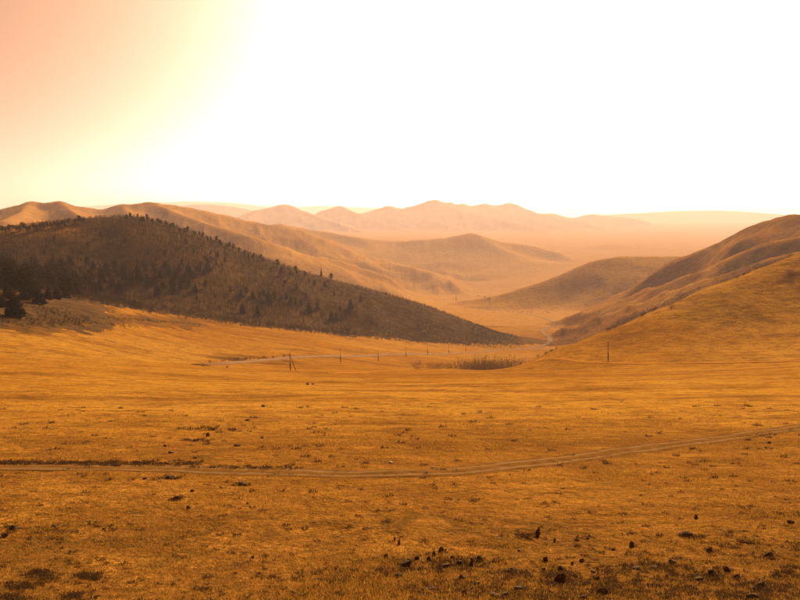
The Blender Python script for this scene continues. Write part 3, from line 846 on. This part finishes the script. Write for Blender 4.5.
# dense black stand at the left edge
for i in range(44):
    px = -30 + 130 * (i + rr.uniform()) / 44
    py = float(np.interp(px, [-30, 0, 40, 100], [288, 290, 293, 296])) - rr.uniform(0, 14) * (1 if px < 75 else .5)
    tree(px, py, rr.uniform(17, 29) * float(np.interp(px, [0, 100], [1.15, .62])), 'b' if rr.uniform() < .75 else 'r', 'blackish conifer in the dense stand at the left edge', 'dense conifer stand at the left edge', wide=1.25)
for px, py, hp in ((2, 307, 14), (-12, 316, 26), (6, 270, 14), (12, 268, 12), (3, 262, 9), (24, 300, 17), (30, 297, 16), (48, 299, 14), (-4, 303, 16), (8, 298, 16), (57, 299, 13), (66, 298, 13)):
    tree(px, py, hp, 'b', 'blackish conifer in the dense stand at the left edge', 'dense conifer stand at the left edge', wide=1.2)
for i in range(40):
    px = 30 + 180 * (i + rr.uniform()) / 40
    tree(px, float(np.interp(px, [30, 100, 210], [276, 284, 287])) - rr.uniform(0, 16), rr.uniform(7, 13), 'b' if rr.uniform() < .6 else 'r', 'dark conifer in the broken band above the loose stand, left hill', 'broken conifer band above the loose stand', wide=1.1)
# tree line on the grassy shoulder behind
for px, py, hp in ((79, 222.5, 6.5), (83, 223, 5), (75, 223.5, 4.5), (58, 223.5, 3), (64, 223.5, 3)):
    tree(px, py, hp, 'r', 'dark tree in the small clump on the grassy upper left shoulder', 'clump on the grassy shoulder', wide=1.5)
for i in range(24):
    px = -12 + i * 3.5; py = 234 - .10 * px + rr.uniform(-3.0, 1.5)
    tree(px, py, rr.uniform(4.5, 7), 'r', 'dark tree in the belt below the left skyline', 'tree belt below the left skyline', wide=1.5)

# ------------------------------------------------------------------ shrubs
rr = np.random.default_rng(12)
bush_me = [tri_soup('shrub', bush(rr, 4.0, 3.0, 58), M_SHRUB) for _ in range(4)]
def shrub(px, py, hpx, wide, label, group=None, D=None):
    if D:
        x, y, _ = pix(px, py, D); z = float(ground(np.array([x]), np.array([y]))[0])
    else:
        x, y, z = hit(px, py, 200)
    o = link('shrub', bush_me[rr.integers(0, 4)])
    s_ = hpx / FPX * math.hypot(x, y) / 4.0
    o.location = (x, y, z - .05); o.scale = (s_ * wide, s_ * wide, s_); o.rotation_euler = (0, 0, rr.uniform(0, 6.28))
    return tag(o, label, 'shrub', group)
shrub(418, 370, 13, .8, 'small round leafless shrub standing alone at the left of the thicket', D=392)
shrub(203, 366.5, 4.5, .7, 'tiny dark shrub by the left end of the gravel road')
for px, hp, w_ in ((433, 7.5, 1.1), (439, 8.5, 1.1), (446, 8, 1.2)):
    shrub(px, 370.5, (hp + 1) * rr.uniform(1.0, 1.3), w_ * .95, 'leafless shrub in the low clump between the lone shrub and thicket', 'low shrub clump left of the thicket', D=395 + rr.uniform(-6, 8))
for px, hp, w_ in ((459, 9, 1.0), (466, 9.5, 1.1), (475, 13.5, .9), (481, 15, .9), (488, 14.5, 1.0), (495, 13.5, 1.0), (502, 14, .95), (508, 13, 1.0), (515, 12, 1.0), (521, 10, 1.0), (528, 9, 1.0), (485, 12, 1.1), (499, 11, 1.1), (478, 11, 1.1), (491, 13, 1.1), (511, 11, 1.1), (470, 9, 1.1)):
    shrub(px, 371, (hp + 2) * rr.uniform(1.15, 1.55), w_ * rr.uniform(.8, 1.05), 'tall leafless shrub in the thicket behind the near slope', 'leafless thicket behind the near slope', D=402 + rr.uniform(-8, 22))
for px, py, hp in ((549, 346.5, 5), (554, 346, 6.5), (559, 345.5, 7), (564, 345, 7), (569, 344.5, 6), (574, 344, 5.5)):
    shrub(px, py - 1, hp, 1.3, 'leafless shrub in the clump right of the road bend', 'shrub clump at the road bend')
shrub(671, 307, 6, .8, 'dark upright bush alone on the grassy right slope')
shrub(790, 273.5, 5, 1.6, 'dark low bush on the grassy right slope near the right edge')
shrub(789, 256, 5.5, 1.1, 'round dark bush on the crest of the grassy right slope', D=494)
# scrub masses nobody could count
def scrub_patch(ells, dens_n, hmin, hmax, dmin=200):
    P_ = []
    for (x0, y0, x1, y1, wd, n_) in ells:
        for i in range(int(n_ * dens_n)):
            t = rr.uniform()
            q = hit(x0 + (x1 - x0) * t + rr.normal(0, wd * .7), y0 + (y1 - y0) * t + rr.normal(0, wd * .35), dmin)
            P_.append(q)
    P_ = np.array(P_)
    return P_, rr.uniform(hmin, hmax, len(P_)) / 4.0
small = [bush(rr, 4.0, 3.2, 22) for _ in range(5)]
P1, S1 = scrub_patch([(606, 330, 668, 303.5, 2.2, 260), (622, 321, 658, 306, 3.5, 150), (672, 301, 702, 287, 2, 90), (690, 292, 722, 279, 1.5, 50), (668, 311, 676, 305, 1, 5), (735, 279, 760, 268, 1, 14), (532, 359, 560, 348, 1.0, 22), (775, 262, 798, 252, 1.0, 16)], 1.0, .8, 2.0)
stuff('scrub', scatter(small, P1, S1, rr.uniform(0, 6.28, len(P1))), M_TWIG, 'dark scrub along the crest of the grassy right slope', 'scrub')
P2, S2 = scrub_patch([(25, 321, 92, 322, 9, 330), (40, 308, 85, 322, 7, 160), (-10, 301, 44, 300, 9, 260), (105, 318, 200, 325, 1.5, 110), (100, 324, 140, 328, 2, 40), (0, 321, 20, 324, 3, 30), (205, 362.5, 290, 356.5, 1.3, 60)], 1.0, .7, 1.8)
stuff('scrub', scatter(small, P2, S2, rr.uniform(0, 6.28, len(P2))), M_TWIG, 'brown scrub on the bank below the wooded left hill', 'scrub')
P3, S3 = scrub_patch([(505, 312, 550, 313, 1, 24), (560, 330, 590, 332, 1, 24), (478, 296, 492, 300, 1.5, 24), (575, 339, 600, 338, 1.2, 16), (430, 301, 470, 298, 1, 10)], 1.0, 2.5, 5.0, 600)
stuff('scrub', scatter(small, P3, S3, rr.uniform(0, 6.28, len(P3))), M_SHRUB, 'dark scrub patches dotted over the far valley floor', 'scrub')

# ------------------------------------------------------------------ power poles
def pole_mesh(h):
    post = tapered((0, 0, h * .12), (0, 0, h), .13, .085, 8)
    k = 8
    top = [(np.array([0, 0, h + .04]), np.array([math.cos(a) * .085, math.sin(a) * .085, h]), np.array([math.cos(a + .785) * .085, math.sin(a + .785) * .085, h])) for a in np.linspace(0, 6.283, k, endpoint=False)]
    stub = tapered((.20, 0, -.8), (.20, 0, h * .40), .16, .14, 6)
    st_top = [(np.array([.20, 0, h * .40 + .05]), np.array([.20 + math.cos(a) * .14, math.sin(a) * .14, h * .40]), np.array([.20 + math.cos(a + 1.0472) * .14, math.sin(a + 1.0472) * .14, h * .40])) for a in np.linspace(0, 6.283, 6, endpoint=False)]
    return tri_soup('post', post + top, M_WOOD), tri_soup('stub', stub + st_top, M_WOOD)
post_me, stub_me = pole_mesh(8.0)
band_me = tri_soup('wire_band', tapered((.10, 0, 0), (.10, 0, .12), .29, .29, 10), M_BARK)
ins = []
ins += tapered((0, 0, 0), (.16, 0, .02), .02, .02, 5) + tapered((.16, 0, 0), (.16, 0, .10), .02, .02, 5) + tapered((.16, 0, .08), (.16, 0, .15), .06, .05, 8) + tapered((.16, 0, .15), (.16, 0, .20), .05, .02, 8)
ins_me = tri_soup('insulator', ins, M_CERAM)
strut_me = tri_soup('brace', tapered((0, 0, -.7), (-2.75, 0, 6.2), .13, .10, 8), M_WOOD)
def pole(px, py, hpx, label, D=None, brace=False, rot=None):
    if D:
        x, y, _ = pix(px, py, D); z = float(ground(np.array([x]), np.array([y]))[0])
    else:
        x, y, z = hit(px, py, 200)
    e = bpy.data.objects.new('power_pole', None); COL.objects.link(e)
    H = hpx / FPX * y
    e.location = (x, y, z); s_ = H / 8.0
    e.scale = (s_, s_, s_); e.rotation_euler = (rr.normal(0, .012), rr.normal(0, .012), rr.uniform(-.3, .3) if rot is None else rot)
    tag(e, label, 'power pole', 'line of wooden power poles')
    link('post', post_me, e); link('stub', stub_me, e)
    for zz in (1.3, 2.8): link('wire_band', band_me, e, (0, 0, zz))
    for zz, a in ((7.75, 0), (7.3, math.pi), (6.85, 0)):
        i_ = link('insulator', ins_me, e, (0, 0, zz)); i_.rotation_euler = (0, 0, a)
    if brace:
        b_ = link('brace', strut_me, e, (2.85, 0, -.1))
    return e
pole(290, 371, 19.5, 'tall wooden power pole with a slanting brace beside the gravel road', brace=True, rot=0.0)
pole(340.5, 371, 14.5, 'second wooden power pole, just right of the braced one', D=415)
pole(378, 367.5, 12, 'third wooden power pole right of the braced one, below the road', D=485)
pole(405.7, 364, 10.5, 'fourth pole right of the braced one, left of the lone shrub', D=560)
pole(427.5, 362, 10, 'power pole rising between the lone shrub and the low clump', D=640)
pole(448.5, 360, 9.3, 'power pole behind the right end of the low shrub clump', D=720)
pole(465.5, 358, 8.5, 'power pole behind the left end of the thicket', D=790)
pole(493, 354.5, 8, 'power pole showing above the middle of the thicket', D=880)
pole(607.8, 361.5, 20.5, 'lone slender power pole on the grassy slope at the right')
pole(456, 301.5, 8, 'tiny far pole standing on the valley floor in the distance')

# ------------------------------------------------------------------ rocks in the foreground
import bmesh
rr = np.random.default_rng(21)
def rock_mesh(name, mat, pointed=False):
    bm = bmesh.new()
    for i in range(22):
        v = rr.normal(0, 1, 3); v /= np.linalg.norm(v)
        v *= rr.uniform(.8, 1.0)
        v[2] = v[2] * .5 + .42
        if pointed: s_ = max(.12, 1 - max(0, v[2]) * .9); v[0] *= s_; v[1] *= s_
        bm.verts.new((v[0] * .5, v[1] * .4, v[2]))
    bmesh.ops.convex_hull(bm, input=bm.verts)
    for v in [v for v in bm.verts if not v.link_faces]: bm.verts.remove(v)
    bmesh.ops.bevel(bm, geom=list(bm.edges), offset=.025, segments=1, affect='EDGES')
    bmesh.ops.triangulate(bm, faces=bm.faces)
    for v in bm.verts: v.co += Vector(rr.normal(0, .018, 3))
    me = bpy.data.meshes.new(name); bm.to_mesh(me); bm.free()
    me.materials.append(mat)
    return me
rocks = [rock_mesh('rock', M_ROCK) for _ in range(7)]; spikes = [rock_mesh('rock', M_ROCK, True) for _ in range(2)]; pales = [rock_mesh('stone', M_PALE) for _ in range(3)]
rock_xy = []
def rock(px, py, wp, hp, label, group=None, pale=False, spike=False):
    x, y, z = hit(px, py, 16)
    u_ = y / FPX
    me = (pales if pale else spikes if spike else rocks)[rr.integers(0, 3 if pale else 2 if spike else 7)]
    o = link('stone' if pale else 'rock', me)
    kf = .85 if py < 520 else 1.0
    W_, H_ = wp * u_ * 1.05 * kf, hp * u_ * 1.3 * kf
    o.location = (x, y + W_ * .2, z - H_ * .24)
    o.scale = (W_, W_ * rr.uniform(.75, 1.1), H_); o.rotation_euler = (rr.normal(0, .1), rr.normal(0, .1), rr.normal(0, .35) + (math.pi if rr.uniform() < .5 else 0))
    rock_xy.append((x, y, W_))
    return tag(o, label, 'stone' if pale else 'rock', group)
rock(398.6, 545, 5, 10, 'pointed dark rock standing alone left above the rock cluster', spike=True)
rock(407, 567, 15, 11, 'largest dark block at the left end of the central rock cluster')
rock(434, 556.5, 5, 7.5, 'left upright stone of the leaning pair atop the rock cluster')
rock(441, 553, 6.5, 7, 'right leaning stone of the pair atop the rock cluster')
rock(472, 567, 7, 14.5, 'sharp thorn-shaped rock at the right end of the central cluster', spike=True)
rock(538, 537, 7.5, 10.5, 'upright dark boulder beside a reddish herb, right of centre')
rock(560, 583, 15, 12, 'big dark boulder low right of the centre near the bottom')
rock(713, 576, 12, 8.5, 'rounded dark boulder in the lower right corner area')
rock(762.5, 589, 15, 8, 'dark boulder near the bottom right corner')
rock(177, 500, 12, 5.5, 'flat dark rock below the track on the left, wider of two')
rock(188, 509, 7, 4.5, 'smaller dark rock just below the flat one on the left')
rock(170, 479, 13, 5.5, 'low dark rock just under the track on the left')
rock(208, 436.5, 7, 5.5, 'dark rock on the slope above the track on the left')
rock(696.5, 519, 5, 6, 'single small upright dark rock on the right grass')
rock(632, 547, 7, 7, 'dark jagged rock right of centre, below the bright grass')
rock(195, 458.5, 7, 3.5, 'pale flat stone just above the track on the left', pale=True)
rock(391, 463.5, 7, 2.5, 'pale flat stone above the track near the centre', pale=True)
rock(433, 468.5, 5, 2.2, 'small pale stone by the track right of centre', pale=True)
rock(227, 367.5, 4, 2, 'pale stone beside the left end of the gravel road', pale=True)
rock(491.5, 569, 4.5, 2.5, 'pale small stone at the right end of the rock cluster', pale=True)
def rock_zone(px, py):
    if py < 470: return 'small dark rock on the grass beyond the two-rut track', 'rocks beyond the near track'
    if px < 300: return 'small dark rock in the grass on the left, below the track', 'rocks in the left grass'
    if px < 505 and py > 550: return 'small dark rock in the central cluster near the bottom edge', 'rocks of the central cluster'
    if px < 650 and py > 550: return 'small dark rock strewn round the big low boulder right of centre', 'rocks round the big boulder'
    if py > 550: return 'small dark rock strewn in the lower right corner area', 'rocks of the lower right'
    return 'small dark rock in the open grass between track and rock clusters', 'rocks in the open grass'
for q in ((386, 557.5, 5.5, 3.5), (416.7, 560, 6.5, 5.5), (428, 561, 5.5, 5.5), (452, 559, 4.5, 4.5), (447, 568, 10, 6.5), (459.5, 565, 6.5, 5.5), (479, 561, 8.5, 6), (398, 578, 11, 5), (462, 580, 8, 5.5), (432, 591, 11, 5), (422, 597, 9, 4), (466, 596, 9, 7),
          (494, 597, 14, 4), (477, 586, 11, 4), (555, 542, 3.5, 4.5), (577, 541.5, 5.5, 3), (588, 539.5, 5, 2.5), (613.5, 550.5, 5.5, 3), (545, 562, 5.5, 6.5), (572, 565, 3.5, 4.5), (582.5, 562.5, 6.5, 4), (544, 571, 4.5, 3.5), (561, 570, 9, 5),
          (513, 573, 11, 5.5), (597.5, 581, 8, 5.5), (593, 573, 7, 3.5), (505.6, 597, 9, 7), (520, 591, 15, 5), (603, 595, 13, 7.5), (637, 570, 11, 3.5), (584, 599, 11, 5), (687.5, 536.5, 15, 5), (710, 552, 8.5, 5.5), (673, 564, 9, 4.5), (728, 572, 10, 5.5),
          (700, 581, 11, 5), (667, 578, 5, 4), (753, 599, 18, 6), (770, 557, 10, 5), (654.7, 569, 9, 4), (792, 524, 9, 4), (737, 579, 9, 4.5), (170, 453.5, 9, 3), (165, 446.5, 4.5, 3), (192, 492, 5.5, 3.5), (242, 485.5, 11, 4.5), (248, 504.5, 3.5, 3.5),
          (237, 446.5, 11, 3), (144, 479.5, 8, 3), (262, 438.5, 4, 2.5), (13, 530, 11, 6.5), (4, 538, 9, 5.5), (53, 527.5, 7, 3.5), (103, 530, 5, 2.5), (770, 443.5, 7, 3), (307, 385, 5, 3.2), (313, 384.5, 5, 1.8), (263, 407, 6, 3), (247, 421, 6, 3), (253, 559, 4, 4), (386, 557, 4, 3), (395, 541, 3, 5)):
    rock(q[0], q[1], q[2], q[3], *rock_zone(q[0], q[1]))
for i in range(9):
    px, py = rr.uniform(0, 800), 600 - 150 * rr.uniform() ** 1.7
    if px < 330 and rr.uniform() < .5: continue
    w_ = rr.uniform(2.5, 5.5)
    rock(px, py, w_, w_ * rr.uniform(.45, .8), *rock_zone(px, py))
for i in range(26):
    rock(rr.uniform(330, 800), 600 - 110 * rr.uniform() ** 1.3, rr.uniform(2, 4), rr.uniform(1, 2), 'bleached pebble scattered in the lower right grass', 'bleached pebbles in the lower right grass', pale=True)

# ------------------------------------------------------------------ dark herbs and dry grass
rr = np.random.default_rng(33)
hc = [herb_clump(rr, .22, .28) for _ in range(6)]
HP = []
def herbs(px, py, wx_, wy_, n_):
    for i in range(n_):
        a, q = rr.uniform(0, 6.28), math.sqrt(rr.uniform())
        HP.append(hit(px + rr.normal(0, .62) * wx_, min(640, py + rr.normal(0, .62) * wy_), 15))
for q in ((40, 576, 14, 5, 60), (88, 578, 12, 4, 44), (24, 587, 16, 3, 46), (74, 598, 10, 4, 34), (14, 600, 16, 6, 44), (528, 536, 8, 3, 26), (556, 576, 14, 6, 40), (440, 566, 44, 8, 60), (430, 588, 40, 9, 60), (500, 590, 40, 10, 70), (600, 592, 40, 8, 60),
          (690, 584, 50, 12, 80), (760, 592, 40, 10, 90), (690, 537, 14, 2, 22), (770, 557, 10, 3, 16), (170, 478, 9, 2, 14), (177, 499, 8, 2, 10), (240, 485, 8, 1.5, 8), (205, 440, 24, 2, 16), (220, 430, 30, 3, 16),
          (60, 530, 60, 6, 24), (12, 531, 10, 4, 16), (640, 570, 60, 14, 60), (380, 570, 14, 10, 26), (300, 585, 80, 14, 50), (740, 545, 50, 10, 40), (407, 568, 14, 5, 40), (448, 566, 20, 6, 70), (478, 562, 16, 5, 40), (560, 582, 18, 7, 60), (515, 574, 16, 4, 36), (713, 577, 14, 5, 36), (762, 590, 22, 6, 60), (600, 582, 40, 8, 60), (480, 592, 60, 8, 90), (640, 594, 60, 8, 90), (540, 598, 60, 6, 80), (740, 598, 60, 6, 80), (660, 568, 30, 6, 40), (790, 575, 20, 16, 50)):
    herbs(*q)
for i in range(330):
    herbs(200 - 215 * rr.uniform() ** .8, 464.2 + rr.normal(0, 1.2), 4, .8, 1)
for i in range(60):
    herbs(rr.uniform(190, 300), 468.5 + rr.normal(0, 1.0), 4, .6, 1)
for i in range(700):
    herbs(rr.uniform(-20, 820), 605 - 200 * rr.uniform() ** 1.4, 4, 1, 1)
HP = np.array(HP)
stuff('herbs', scatter(hc, HP, rr.uniform(.5, 1.15, len(HP)) * np.clip(HP[:, 1] / 40, .8, 2.0), rr.uniform(0, 6.28, len(HP))), M_HERB, 'low dark herbs growing in patches through the near grass', 'herbs')

def tuft(h, w, n_):
    t = []
    for i in range(n_):
        a = rr.uniform(0, 6.28); q = rr.uniform() * w
        b = np.array([math.cos(a) * q, math.sin(a) * q, -.03])
        tip = b + np.array([math.cos(a) * h * rr.uniform(.1, .8), math.sin(a) * h * rr.uniform(.1, .8), h * rr.uniform(.5, 1)])
        t.append(sliver(b, tip, rr.uniform(.008, .019), rr))
    return t
tv = [tuft(.15, .13, 8) for _ in range(8)]
NG = 110000
gy = 640 - (640 - 402) * rr.uniform(size=NG) ** 1.2
gx = rr.uniform(-60, 860, NG)
# range from the row, by the mean profile of the slope, then set on the real surface
prof_D = np.exp(np.linspace(math.log(15), math.log(330), 400))
prof_y = np.array(topix(np.zeros(400), prof_D, ground(np.zeros(400), prof_D))[1])
o_ = np.argsort(prof_y)
gD = np.interp(gy, prof_y[o_], prof_D[o_])
gX = (gx - 400) / FPX * gD * 1.0
gX = gX + rr.normal(0, .2, NG); gD = gD + rr.normal(0, .2, NG)
d2t = np.full(NG, 1e9)
for k in range(0, len(trk_xy), 2):
    d2t = np.minimum(d2t, (gX - trk_xy[k, 0]) ** 2 + (gD - trk_xy[k, 1]) ** 2)
dt = np.sqrt(d2t)
dens_g = (.8 + .6 * fbm(gX / 6, gD / 6, 3, 401)) * np.clip((gy - 401) / 45, 0, 1)
ok = ((dt > 1.05 + .25 * rr.uniform(size=NG)) | (dt < .4)) & (rr.uniform(size=NG) < dens_g)
gX, gD = gX[ok], gD[ok]
gs = rr.uniform(.6, 1.3, len(gX)) * (1 + .35 * fbm(gX / 9, gD / 9, 2, 402)) * np.clip(gD / 50, .85, 1.7)
stuff('grass', scatter(tv, np.stack([gX, gD, ground(gX, gD)], 1), gs, rr.uniform(0, 6.28, len(gX))), M_GRASS, 'dry orange grass tufts covering the near slope', 'grass')
